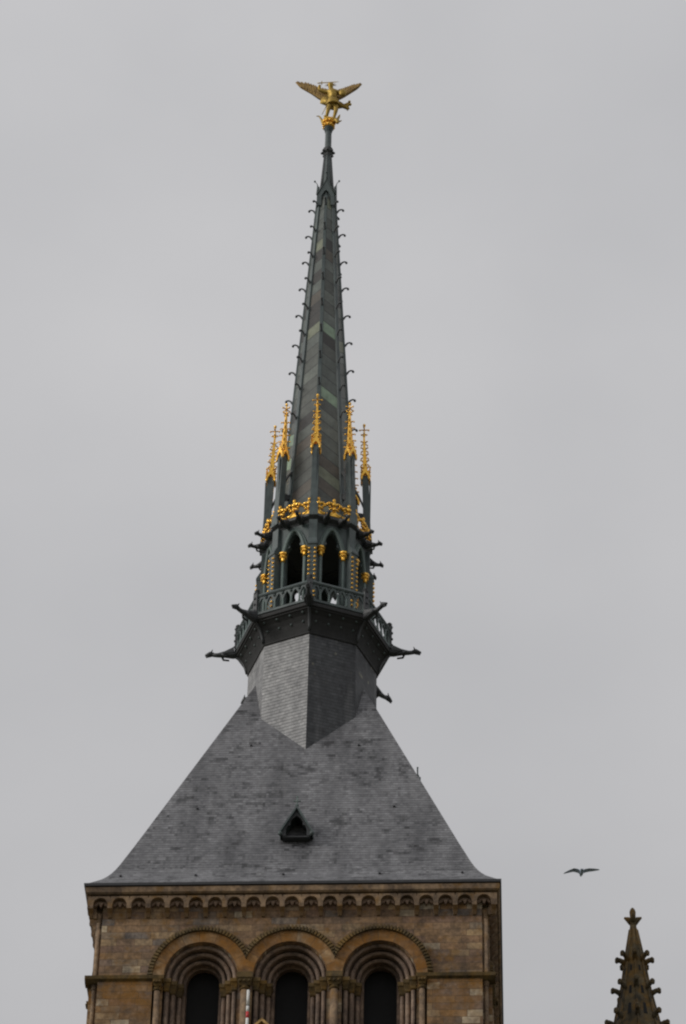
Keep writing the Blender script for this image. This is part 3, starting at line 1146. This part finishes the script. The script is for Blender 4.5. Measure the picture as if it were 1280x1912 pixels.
# four gablets and crocketed shaft
for q in range(4):
    Mq = BS @ Matrix.Translation((0, -lean(zb), 0)) @ Matrix.Rotation(q * PI / 2, 4, 'Z')
    mb.M = Mq
    mb.panel([(-.10, zb), (-.085, zb + .16), (0, zb + .30), (.085, zb + .16), (.10, zb)], [(-.15, zb), (-.13, zb + .22), (0, zb + .62), (.13, zb + .22), (.15, zb)], -.155, -.11)
    mb.ball((0, -.15, zb + .66), .035, 6, 4)
    for sg in (-1, 1):
        mb.ball((sg * .10, -.15, zb + .36), .03, 6, 4)
        mb.ball((sg * .055, -.15, zb + .50), .026, 6, 4)
        mb.tube([(sg * .14, -.14, zb + .22), (sg * .145, -.14, zb + .02), (sg * .13, -.14, zb - .06)], [.03, .032, .012], 6)
mb.M = BS
mb.loft([[(sx_ * h, -lean(z) + sy_ * h, z) for sx_, sy_ in ((-1, -1), (1, -1), (1, 1), (-1, 1))] for h, z in ((.10, zb), (.085, zb + .4), (.06, zb + 1.1), (.026, zb + 2.1))])
for i in range(5):
    z = zb + .55 + i * .30
    h = .085 - (z - zb - .4) * .035
    for q in range(4):
        a = PI / 4 + q * PI / 2
        dx_, dy_ = math.sin(a), -math.cos(a)
        b0 = Vector((dx_ * h * 1.3, -lean(z) + dy_ * h * 1.3, z))
        dv = Vector((dx_, dy_, 0))
        mb.tube([b0, b0 + dv * .04 + Vector((0, 0, .035)), b0 + dv * .085 + Vector((0, 0, .03))], [.022, .024, .018], 5)
        mb.ball(b0 + dv * .095 + Vector((0, 0, .015)), .028, 6, 4)
pg = mb.build('pinnacle', M_gold, spire)
pg['label'] = 'gilded crocketed pinnacle'
mb = MB(BS)
zt = zb + 2.05
c = (0, -lean(zt))
mb.octa([(.03, zt), (.045, zt + .05), (.055, zt + .10), (.025, zt + .14), (.022, zt + .5), (.045, zt + .53), (.05, zt + .58), (.01, zt + .63)], True, 8, c=c)
for z, ln in ((zt + .12, .085), (zt + .33, .15)):
    for q in range(4):
        a = q * PI / 2
        dv = Vector((math.sin(a), -math.cos(a), 0))
        p0 = Vector((c[0], c[1], z))
        mb.tube([p0, p0 + dv * ln * .6 + Vector((0, 0, .02)), p0 + dv * ln + Vector((0, 0, .0))], [.022, .02, .018], 5)
        mb.ball(p0 + dv * ln, .034, 6, 4)
mb.build('finial', M_gold, pg)
for k in range(1, 8):
    spin(pg, K8[k])


def nr(z):      # needle radius
    return .905 - (z - 24.32) * .0597


for zo, zi, dep in ((19.15, 20.0, .0), (18.75, 18.85, .35)):
    mb = MB(BS)
    r0, r1 = lean(zo) - .09, nr(zi) - .05
    rows = []
    n = 7
    for q in range(n + 1):
        tt = q / n
        r = r0 + (r1 - r0) * tt
        if dep == 0:
            top = zo + (zi - zo) * math.sin(tt * PI / 2) + .07
            bot = top - .15
        else:
            top = zo + .08 + (zi - zo) * tt
            bot = zo - .04 - dep * (1 - math.sin(min(1, tt * 1.1) * PI / 2)) - dep * .6 * max(0, tt - .75)
        rows.append([(-.045, -r, bot), (.045, -r, bot), (.045, -r, top), (-.045, -r, top)])
    mb.loft(rows)
    st = mb.build('flying_strut', M_black, spire)
    for k in range(1, 8):
        spin(st, K8[k])

# the needle: eight herringbone faces
zN0, zN1 = 18.6, 34.0
mb = MB(BS)
prof = [(1.62, 17.35), (1.40, 17.95), (nr(zN0), zN0)] + [(nr(zN0 + (zN1 - zN0) * q / 6), zN0 + (zN1 - zN0) * q / 6) for q in range(1, 7)]
mb.octa(prof)
def nuv(q, n, t, b):
    a = math.atan2(n.x, -n.y)
    k = int(math.floor(a / (PI / 4))) % 8
    u = q.x * math.cos((k + .5) * PI / 4) + q.y * math.sin((k + .5) * PI / 4)
    # seams fall away from the even corners
    sgn = 1 if k % 2 == 0 else -1
    return (u * sgn + 3 + 12 * k, q.z + 40 + (0 if k in (0, 7) else .21 * k))
needle = mb.build('needle', M_needle, spire, uvfun=nuv)
mb = MB(BS)
for z0, z1 in ((17.36, 17.95), (17.95, zN0), (zN0, zN1)):
    ra_ = {17.36: 1.62, 17.95: 1.40}.get(z0, nr(z0))
    rb_ = {17.95: 1.40}.get(z1, nr(z1))
    h0, h1 = .085 * min(1, ra_ * 1.3 + .25), .085 * min(1, rb_ * 1.3 + .25)
    mb.loft([[(-h0, -ra_ + .05, z0), (-h0 * .8, -ra_ - .035, z0), (h0 * .8, -ra_ - .035, z0), (h0, -ra_ + .05, z0)],
             [(-h1, -rb_ + .05, z1), (-h1 * .8, -rb_ - .035, z1), (h1 * .8, -rb_ - .035, z1), (h1, -rb_ + .05, z1)]])
rr_ = mb.build('ridge_roll', M_lead, spire)
for k in range(1, 8):
    spin(rr_, K8[k])


def crocket(z):
    r = nr(z)
    mb = MB(BS)
    mb.tube([(0, -r + .02, z - .16), (0, -r - .05, z - .05), (0, -r - .11, z + .05), (0, -r - .18, z + .085), (0, -r - .245, z + .065), (0, -r - .26, z + .02)],
            [.04, .038, .03, .028, .03, .03], 6)
    mb.ball((0, -r - .255, z + .025), .048, 6, 4)
    return mb.build('crocket', M_black, spire)


for i in range(9):
    c = crocket(33.55 - 1.357 * i)
    for k in range(1, 8):
        spin(c, K8[k] + random.uniform(-.03, .03), loc=(0, 0, random.uniform(-.035, .035)))

# gabled crown of the needle, upper shaft, collar and column
mb = MB(BS)
mb.box(-.27, .27, -.27, .27, 33.35, 34.25, .93)
cb = mb.build('crown_block', M_lead, spire)
mb = MB(BS)
mb.panel([(-.17, 33.5), (-.16, 34.0), (-.08, 34.2), (0, 34.3), (.08, 34.2), (.16, 34.0), (.17, 33.5)], [(-.30, 33.5), (-.29, 34.1), (-.15, 34.45), (0, 34.82), (.15, 34.45), (.29, 34.1), (.30, 33.5)], -.335, -.262)
mb.tube([(-.31, -.33, 34.08), (0, -.33, 34.85), (.31, -.33, 34.08)], .03, 6)
mb.box(-.018, .018, -.30, -.26, 33.5, 34.2)
mb.tube([(0, -.32, 34.8), (0, -.36, 34.98), (0, -.43, 35.08)], [.02, .013, .012], 5)
mb.ball((0, -.44, 35.1), .04, 6, 4)
gb = mb.build('gablet', M_lead, spire)
for k in (2, 4, 6):
    spin(gb, K8[k])
mb = MB(BS)
mb.octa([(.27, 34.2), (.235, 34.55), (.185, 35.5), (.125, 36.42)], True)
up = mb.build('upper_shaft', M_lead, spire)
mb = MB(BS)
mb.tube([(0, -.24, 34.5), (0, -.13, 36.4)], [.03, .02], 5)
sr = mb.build('shaft_rib', M_black, up)
for k in range(1, 8):
    spin(sr, K8[k])
mb = MB(BS)
mb.octa([(.125, 36.40), (.15, 36.43), (.15, 36.5), (.21, 36.58), (.215, 36.66), (.18, 36.70), (.20, 36.76), (.15, 36.83), (.12, 36.86)], True)
for k in range(8):
    p0 = oc(.215, k)
    mb.ball((p0[0], p0[1], 36.60), .055, 6, 4)
mb.build('collar', M_black, spire)
mb = MB(BS)
mb.octa([(.12, 36.85), (.115, 37.7), (.14, 37.74), (.115, 37.78), (.19, 37.92)], True, 12)
mb.build('column', M_lead, spire)

# ------------------------------------------------------------------ the winged statue
ZT = 37.92
st = thing('statue', 'gilded winged warrior statue with raised sword, standing on a dragon atop the spire', 'statue', (DX, 0, ZT))
BSt = Matrix.Translation((0, 0, -ZT))
mb = MB(BSt)
mb.octa([(.17, 37.925), (.215, 37.96), (.20, 38.0), (.16, 38.04), (.19, 38.2), (.24, 38.30), (.24, 38.34)], True, 10)
for k in range(10):
    a = k * PI / 5
    mb.ball((.19 * math.sin(a), -.19 * math.cos(a), 38.02), .055, 6, 4)
    mb.ball((.21 * math.sin(a + .3), -.21 * math.cos(a + .3), 38.2), .06, 6, 4)
mb.build('pedestal', M_gold, st)


def skin(name, verts, edges, mat_, parent, sub=2, root=0):
    me = bpy.data.meshes.new(name)
    me.from_pydata([tuple(v[0]) for v in verts], edges, [])
    o = bpy.data.objects.new(name, me)
    COL.objects.link(o)
    md = o.modifiers.new('skin', 'SKIN')
    md.use_smooth_shade = True
    sv = me.skin_vertices[0].data
    for i, v in enumerate(verts):
        r = v[1]
        sv[i].radius = r if isinstance(r, tuple) else (r, r)
        sv[i].use_root = (i == root)
    s2 = o.modifiers.new('smooth', 'SUBSURF')
    s2.levels = sub
    s2.render_levels = sub
    me.materials.append(mat_)
    o.parent = parent
    return o


Zs = lambda z: z - ZT
V = [((.13, 0, Zs(39.30)), .15),      # 0 pelvis
     ((.12, -.01, Zs(39.55)), .15),   # 1 waist
     ((.12, -.02, Zs(39.76)), (.215, .165)),   # 2 chest
     ((.09, -.02, Zs(39.92)), (.17, .12)),  # 3 upper chest
     ((.05, -.03, Zs(40.05)), .07),  # 4 neck
     ((.03, -.08, Zs(40.21)), .115),   # 5 head
     ((.03, -.08, Zs(40.33)), .10),   # 6 crown of head
     ((-.15, .0, Zs(39.94)), .09),    # 7 sword-arm shoulder
     ((-.40, -.02, Zs(40.06)), .07),   # 8 elbow
     ((-.37, -.06, Zs(40.30)), .055),  # 9 hand
     ((.35, 0, Zs(39.90)), .09),      # 10 shield-arm shoulder
     ((.56, -.04, Zs(39.78)), .075),   # 11 elbow
     ((.44, -.18, Zs(39.60)), .055),  # 12 hand
     ((.01, -.02, Zs(39.18)), .115),    # 13 hip
     ((-.04, -.08, Zs(38.86)), .085),   # 14 knee
     ((-.10, .0, Zs(38.50)), .05),    # 15 ankle
     ((-.12, -.14, Zs(38.45)), .04),  # 16 toe
     ((.25, 0, Zs(39.18)), .115),       # 17 hip
     ((.25, -.05, Zs(38.86)), .085),    # 18 knee
     ((.17, .03, Zs(38.50)), .05),    # 19 ankle
     ((.19, -.11, Zs(38.44)), .04)]   # 20 toe
E_ = [(0, 1), (1, 2), (2, 3), (3, 4), (4, 5), (5, 6), (3, 7), (7, 8), (8, 9), (3, 10), (10, 11), (11, 12), (0, 13), (13, 14), (14, 15), (15, 16), (0, 17), (17, 18), (18, 19), (19, 20)]
skin('body', V, E_, M_oldgold, st)
mb = MB(BSt)
# pleated tunic skirt and belt
rows = []
for z, rx, ry in ((39.58, .17, .16), (39.5, .19, .18), (39.38, .22, .20), (39.22, .26, .22), (39.18, .245, .205)):
    rows.append([(.13 + rx * (1 + .09 * (q % 2)) * math.cos(2 * PI * q / 20), ry * (1 + .09 * (q % 2)) * math.sin(2 * PI * q / 20), z) for q in range(20)])
mb.loft(rows, True, True)
mb.tube([(.13 + .185 * math.cos(2 * PI * q / 16), .175 * math.sin(2 * PI * q / 16), 39.53) for q in range(17)], .025, 5)
mb.build('tunic', M_oldgold, st)
mb = MB(BSt)
for q in range(13):        # rayed crown
    a = R(-85) + q * R(170) / 12
    p0 = Vector((.03 + .12 * math.sin(a), -.02, 40.26 + .10 * math.cos(a)))
    p1 = Vector((.03 + .23 * math.sin(a), 0, 40.26 + .25 * math.cos(a)))
    mb.tube([p0, p1], [.014, .005], 4)
mb.ball((.03, -.06, 40.28), (.115, .12, .09), 8, 5)
mb.build('rayed_helmet', M_oldgold, st)


def curve(pts, tt):
    k = min(len(pts) - 2, int(tt * (len(pts) - 1)))
    return pts[k].lerp(pts[k + 1], tt * (len(pts) - 1) - k)


def wing(sg, low, upp):
    """a raised wing: smooth leading edge below, long feathers fanning to the upper edge"""
    mb = MB(BSt)
    low = [Vector(p) for p in low]
    upp = [Vector(p) for p in upp]
    n = 13
    le = [curve(low, q / 12) for q in range(13)]
    mb.tube(le, [.085 - .065 * q / 12 for q in range(13)], 8)
    A = [p + Vector((0, -.02, 0)) for p in le]
    B = [curve(upp, q / 12).lerp(curve(low, q / 12), .12) for q in range(13)]
    mb.loft([[a, b_, b_ + Vector((0, .035, 0)), a + Vector((0, .06, 0))] for a, b_ in zip(A, B)])
    for row, (back, ex) in enumerate(((.42, 1.0), (.30, .62))):
        for i in range(n):
            tt = (i + .5) / n
            b0 = curve(low, max(0, tt * .98 - back * (.35 + .3 * tt)))
            e0 = curve(low, tt)
            e = e0.lerp(curve(upp, tt), ex)
            d = e - b0
            wv_ = .062
            pr = Vector((d.z, 0, -d.x)).normalized()
            th = Vector((0, .014, 0))
            y_ = Vector((0, -.03 - .028 * row + .004 * (i % 3), 0))
            rows = []
            for q, ws in ((0, .6), (.4, 1), (.8, .95), (.95, .6), (1.03, .08)):
                c = b0 + d * q + y_
                rows.append([c - pr * wv_ * ws, c - th, c + pr * wv_ * ws, c + th])
            mb.loft(rows)
    mb.build('wing', M_wing, st)


wing(-1, [(-.08, .22, 39.72), (-.34, .25, 39.86), (-.66, .25, 40.18), (-.94, .25, 40.40), (-1.10, .25, 40.52), (-1.29, .25, 40.80)],
     [(-.02, .20, 40.25), (-.20, .22, 40.38), (-.44, .25, 40.48), (-.66, .26, 40.66), (-.92, .26, 40.78), (-1.30, .25, 40.83)])
wing(1, [(.24, .22, 39.80), (.46, .25, 39.96), (.70, .25, 40.16), (.90, .25, 40.32), (1.02, .25, 40.42), (1.16, .25, 40.63)],
     [(.10, .20, 40.18), (.28, .22, 40.28), (.46, .25, 40.40), (.68, .26, 40.52), (.88, .26, 40.62), (1.17, .25, 40.66)])
mb = MB(BSt)   # sword swung up over the head
h = Vector((-.36, -.07, 40.38))
d = Vector((.52, -.05, -.02)).normalized()
mb.tube([h - d * .10, h + d * .06], .022, 6)
mb.tube([h + d * .06 + Vector((0, 0, -.09)), h + d * .06 + Vector((0, 0, .09))], .018, 6)
mb.loft([[h + d * q + Vector((0, -.008, 0)), h + d * q + Vector((0, 0, ws)), h + d * q + Vector((0, .008, 0)), h + d * q + Vector((0, 0, -ws))] for q, ws in ((.06, .028), (.6, .022), (.7, .003))])
mb.build('sword', M_oldgold, st)
mb = MB(BSt)   # round-topped shield on the other arm
rows = []
for y_, s_ in ((-.19, .97), (-.215, 1.0), (-.25, .8), (-.28, .35)):
    rows.append([(.49 + .14 * s_ * math.cos(2 * PI * q / 14), y_, 39.66 + .19 * s_ * math.sin(2 * PI * q / 14)) for q in range(14)])
mb.loft(rows, True, True)
mb.build('shield', M_oldgold, st)
mb = MB(BSt)   # cloak blown out to the right, and its fold on the left
mb.loft([[(.30, .12, 39.55), (.38, .06, 39.5), (.36, .14, 39.25), (.28, .18, 39.2)],
         [(.50, .16, 39.42), (.53, .09, 39.38), (.51, .14, 39.24), (.48, .2, 39.26)],
         [(.62, .15, 39.50), (.67, .08, 39.42), (.63, .12, 39.18), (.58, .2, 39.2)],
         [(.72, .14, 39.54), (.75, .10, 39.40), (.69, .11, 39.06), (.66, .17, 39.12)]], True, True)
for p, r in (((.73, .12, 39.52), .055), ((.76, .11, 39.36), .06), ((.70, .11, 39.14), .05), ((.67, .1, 39.04), .03)):
    mb.ball(p, r, 7, 5)
mb.loft([[(-.05, .12, 40.0), (.0, .18, 40.0), (.05, .2, 39.4), (-.05, .12, 39.4)],
         [(-.24, .14, 39.85), (-.2, .2, 39.85), (-.12, .22, 39.42), (-.22, .14, 39.42)],
         [(-.34, .16, 39.72), (-.30, .2, 39.72), (-.28, .2, 39.5), (-.36, .16, 39.5)]], True, True)
mb.build('cloak', M_oldgold, st)
mb = MB(BSt)
mb.tube([(-.03, -.1, 39.3), (-.25, -.12, 38.58)], [.018, .010], 6)
mb.build('scabbard', M_oldgold, st)
# dragon under the feet
V = [((0, 0, Zs(38.38)), .12), ((.16, -.04, Zs(38.38)), .11), ((.28, -.10, Zs(38.26)), .08), ((.34, -.16, Zs(38.08)), .075), ((.32, -.22, Zs(37.99)), .045),
     ((-.14, .02, Zs(38.36)), .10), ((-.24, .04, Zs(38.30)), .065), ((-.28, .02, Zs(38.48)), .04), ((-.36, .0, Zs(38.62)), .028), ((-.47, .0, Zs(38.63)), .012),
     ((.30, .05, Zs(38.45)), .06), ((.36, .06, Zs(38.62)), .05), ((.40, .06, Zs(38.76)), .012),
     ((.42, -.10, Zs(38.20)), .03), ((.48, -.10, Zs(38.27)), .012), ((-.12, -.13, Zs(38.34)), .05), ((-.15, -.15, Zs(38.50)), .05)]
skin('dragon', V, [(0, 1), (1, 2), (2, 3), (3, 4), (0, 5), (5, 6), (6, 7), (7, 8), (8, 9), (1, 10), (10, 11), (11, 12), (2, 13), (13, 14), (5, 15), (15, 16)], M_oldgold, st)

# ------------------------------------------------------------------ stone pinnacle to the right
PX, PY = 10.13, 4.0
pin = thing('stone_pinnacle', 'weathered brown stone pinnacle with crocketed edges standing right of the tower', 'pinnacle', (PX, PY, -26.5))
BP = Matrix.Translation((0, 0, 26.5))
prn = [(.10, 4.9), (.115, 4.7), (.29, 3.62), (.42, 2.65), (.70, 1.17), (.98, -.4)]
def pr_(z):
    for (a, za), (b_, zb_) in zip(prn[:-1], prn[1:]):
        if zb_ <= z <= za:
            return a + (b_ - a) * (za - z) / (za - zb_)
    return .1
mb = MB(BP)
mb.octa([(r, z) for r, z in reversed(prn)], True)
mb.build('spirelet', M_far, pin)
mb = MB(BP)
mb.tube([(0, -r, z) for r, z in prn[1:]], .04, 5)
er = mb.build('edge_roll', M_far, pin)
for k in range(1, 8):
    spin(er, K8[k])
mb = MB(BP)
mb.box(-.95, .95, -.95, .95, -26.4, -.6)
mb.box(-1.05, 1.05, -1.05, 1.05, -.59, -.38)
mb.build('shaft', M_far, pin)
mb = MB(BP)
mb.octa([(.10, 4.85), (.12, 4.95), (.10, 5.0), (.115, 5.1), (.09, 5.18), (.095, 5.32), (.10, 5.40), (.07, 5.50), (.02, 5.56)], True, 8, smooth=True)
for q in range(4):
    a = q * PI / 2
    dv = Vector((math.sin(a), -math.cos(a), 0))
    mb.tube([dv * .05 + Vector((0, 0, 4.98)), dv * .16 + Vector((0, 0, 5.12)), dv * .27 + Vector((0, 0, 5.18))], [.10, .085, .03], 6)
mb.build('finial', M_far, pin)
for z in (3.55, 2.40, 1.22, .1):
    r = pr_(z)
    mb = MB(BP)
    mb.tube([(0, -r + .05, z - .2), (0, -r - .07, z - .06), (0, -r - .17, z + .0), (0, -r - .25, z - .01)], [.085, .085, .08, .085], 6)
    mb.ball((0, -r - .24, z + .02), (.085, .08, .09), 7, 5)
    mb.ball((0, -r - .26, z - .05), (.07, .06, .06), 7, 5)
    c = mb.build('crocket', M_far, pin)
    for k in range(1, 8):
        spin(c, K8[k])
# solid near-black strips painting the shade of pierced tracery on the lower faces
for z0, h in ((1.15, .5), (2.0, .36), (2.95, .24)):
    mb = MB(BP @ Matrix.Rotation(PI / 8, 4, 'Z'))
    r0, r1 = pr_(z0) * ap + .012, pr_(z0 + h) * ap + .012
    hw = r0 * .09
    mb.loft([[(-hw, -r0, z0), (hw, -r0, z0), (hw, -r0 + .08, z0), (-hw, -r0 + .08, z0)], [(-hw * .8, -r1, z0 + h * .9), (hw * .8, -r1, z0 + h * .9), (hw * .8, -r1 + .08, z0 + h * .9), (-hw * .8, -r1 + .08, z0 + h * .9)]])
    sl_ = mb.build('dark_strip', M_dark, pin)
    for k in range(1, 8):
        spin(sl_, K8[k])

# ------------------------------------------------------------------ banded pole, gable peak
pole = thing('banded_pole', 'thin white pole with a red band standing before the tower arches', 'pole', (-1.045, -6.2, -26.3))
ptop = 26.3 - 4.57
z = ptop
cols = [(M_white, .50), (M_gutter, .03), (M_white, .19), (M_red, .215), (M_white, .6), (M_red, .3), (M_white, .6)]
for m_, ln in cols:
    mb = MB()
    mb.tube([(0, 0, z - ln), (0, 0, z)], .043, 10)
    o = mb.build('red_band' if m_ is M_red else ('joint' if m_ is M_gutter else 'white_band'), m_, pole)
    z -= ln + .0005
mb = MB()
mb.tube([(0, 0, 0), (0, 0, z)], .043, 10)
mb.octa([(.25, -.05), (.25, .06), (.08, .12)], True, 12)
mb.build('mast', M_white, pole)

gab = thing('gabled_turret', 'small ochre stone gable peak at the foot of the tower beside the pole', 'turret', (-.33, -10, -26.62))
mb = MB(Matrix.Translation((0, 0, 26.5)))
mb.loft([[(-1.1, 0, -26.4), (1.1, 0, -26.4), (1.1, 2.2, -26.4), (-1.1, 2.2, -26.4)], [(-1.1, 0, -9.42), (1.1, 0, -9.42), (1.1, 2.2, -9.42), (-1.1, 2.2, -9.42)]])
mb.loft([[(-1.1, 0, -9.42), (1.1, 0, -9.42), (0, 0, -8.16)], [(-1.1, 2.2, -9.42), (1.1, 2.2, -9.42), (0, 2.2, -8.16)]])
gw = mb.build('wall', M_ochre, gab)
mb = MB(Matrix.Translation((0, 0, 26.5)))
for sg in (-1, 1):
    mb.loft([[(sg * 1.25, -.12, -9.52), (sg * 1.25, 2.3, -9.52), (sg * 1.25, 2.3, -9.42), (sg * 1.25, -.12, -9.42)],
             [(sg * .001, -.12, -8.15), (sg * .001, 2.3, -8.15), (sg * .001, 2.3, -8.05), (sg * .001, -.12, -8.05)]])
mb.build('coping', M_ochre, gab)

# ------------------------------------------------------------------ gull
dist = 138
gp = CP + (F + R2 * ((1085 - 640) / 7000) + U2 * ((956 - 1630) / 7000)) * dist
gull = thing('gull', 'gull gliding with spread wings in the grey sky right of the tower roof', 'bird', gp)
# gull axes: right, away (heading) and up, seen from below
gx = Vector((1, .05, .02)).normalized()
hd = Vector((-.08, .96, .12)).normalized()
gz = gx.cross(hd).normalized()
P = lambda x, y, z: gx * x + hd * y + gz * z
mb = MB()
rows = []
for q, x in enumerate((-.66, -.60, -.45, -.28, -.13, -.05, 0, .05, .13, .28, .45, .60, .66)):
    ax_ = abs(x)
    zc = -.02 + .14 * math.sin(min(ax_, .28) / .28 * PI / 2) - max(0, ax_ - .28) ** 1.15 * (.62 if x < 0 else .12)
    ch = .165 * (1 - (ax_ / .70) ** 2.6) + .018
    yc = -.02 + .05 * math.sin(min(ax_, .3) / .3 * PI / 2) - max(0, ax_ - .3) * .35
    th = .018 + .03 * max(0, 1 - ax_ / .2)
    rows.append([P(x, yc + ch * .6, zc), P(x, yc + ch * .1, zc + th), P(x, yc - ch, zc), P(x, yc + ch * .1, zc - th * .6)])
mb.loft(rows, True, True)
body = [(.26, .012, -.0), (.22, .028, 0.0), (.17, .045, .005), (.08, .07, 0), (-.04, .075, -.01), (-.15, .055, -.005), (-.22, .05, 0), (-.30, .06, .0)]
rows = []
for y, r, zc in body:
    flat = .25 if y < -.2 else 1
    rows.append([P(r * math.cos(2 * PI * q / 10), y, zc + r * flat * math.sin(2 * PI * q / 10)) for q in range(10)])
mb.loft(rows, True, True)
mb.build('body', M_bird, gull)
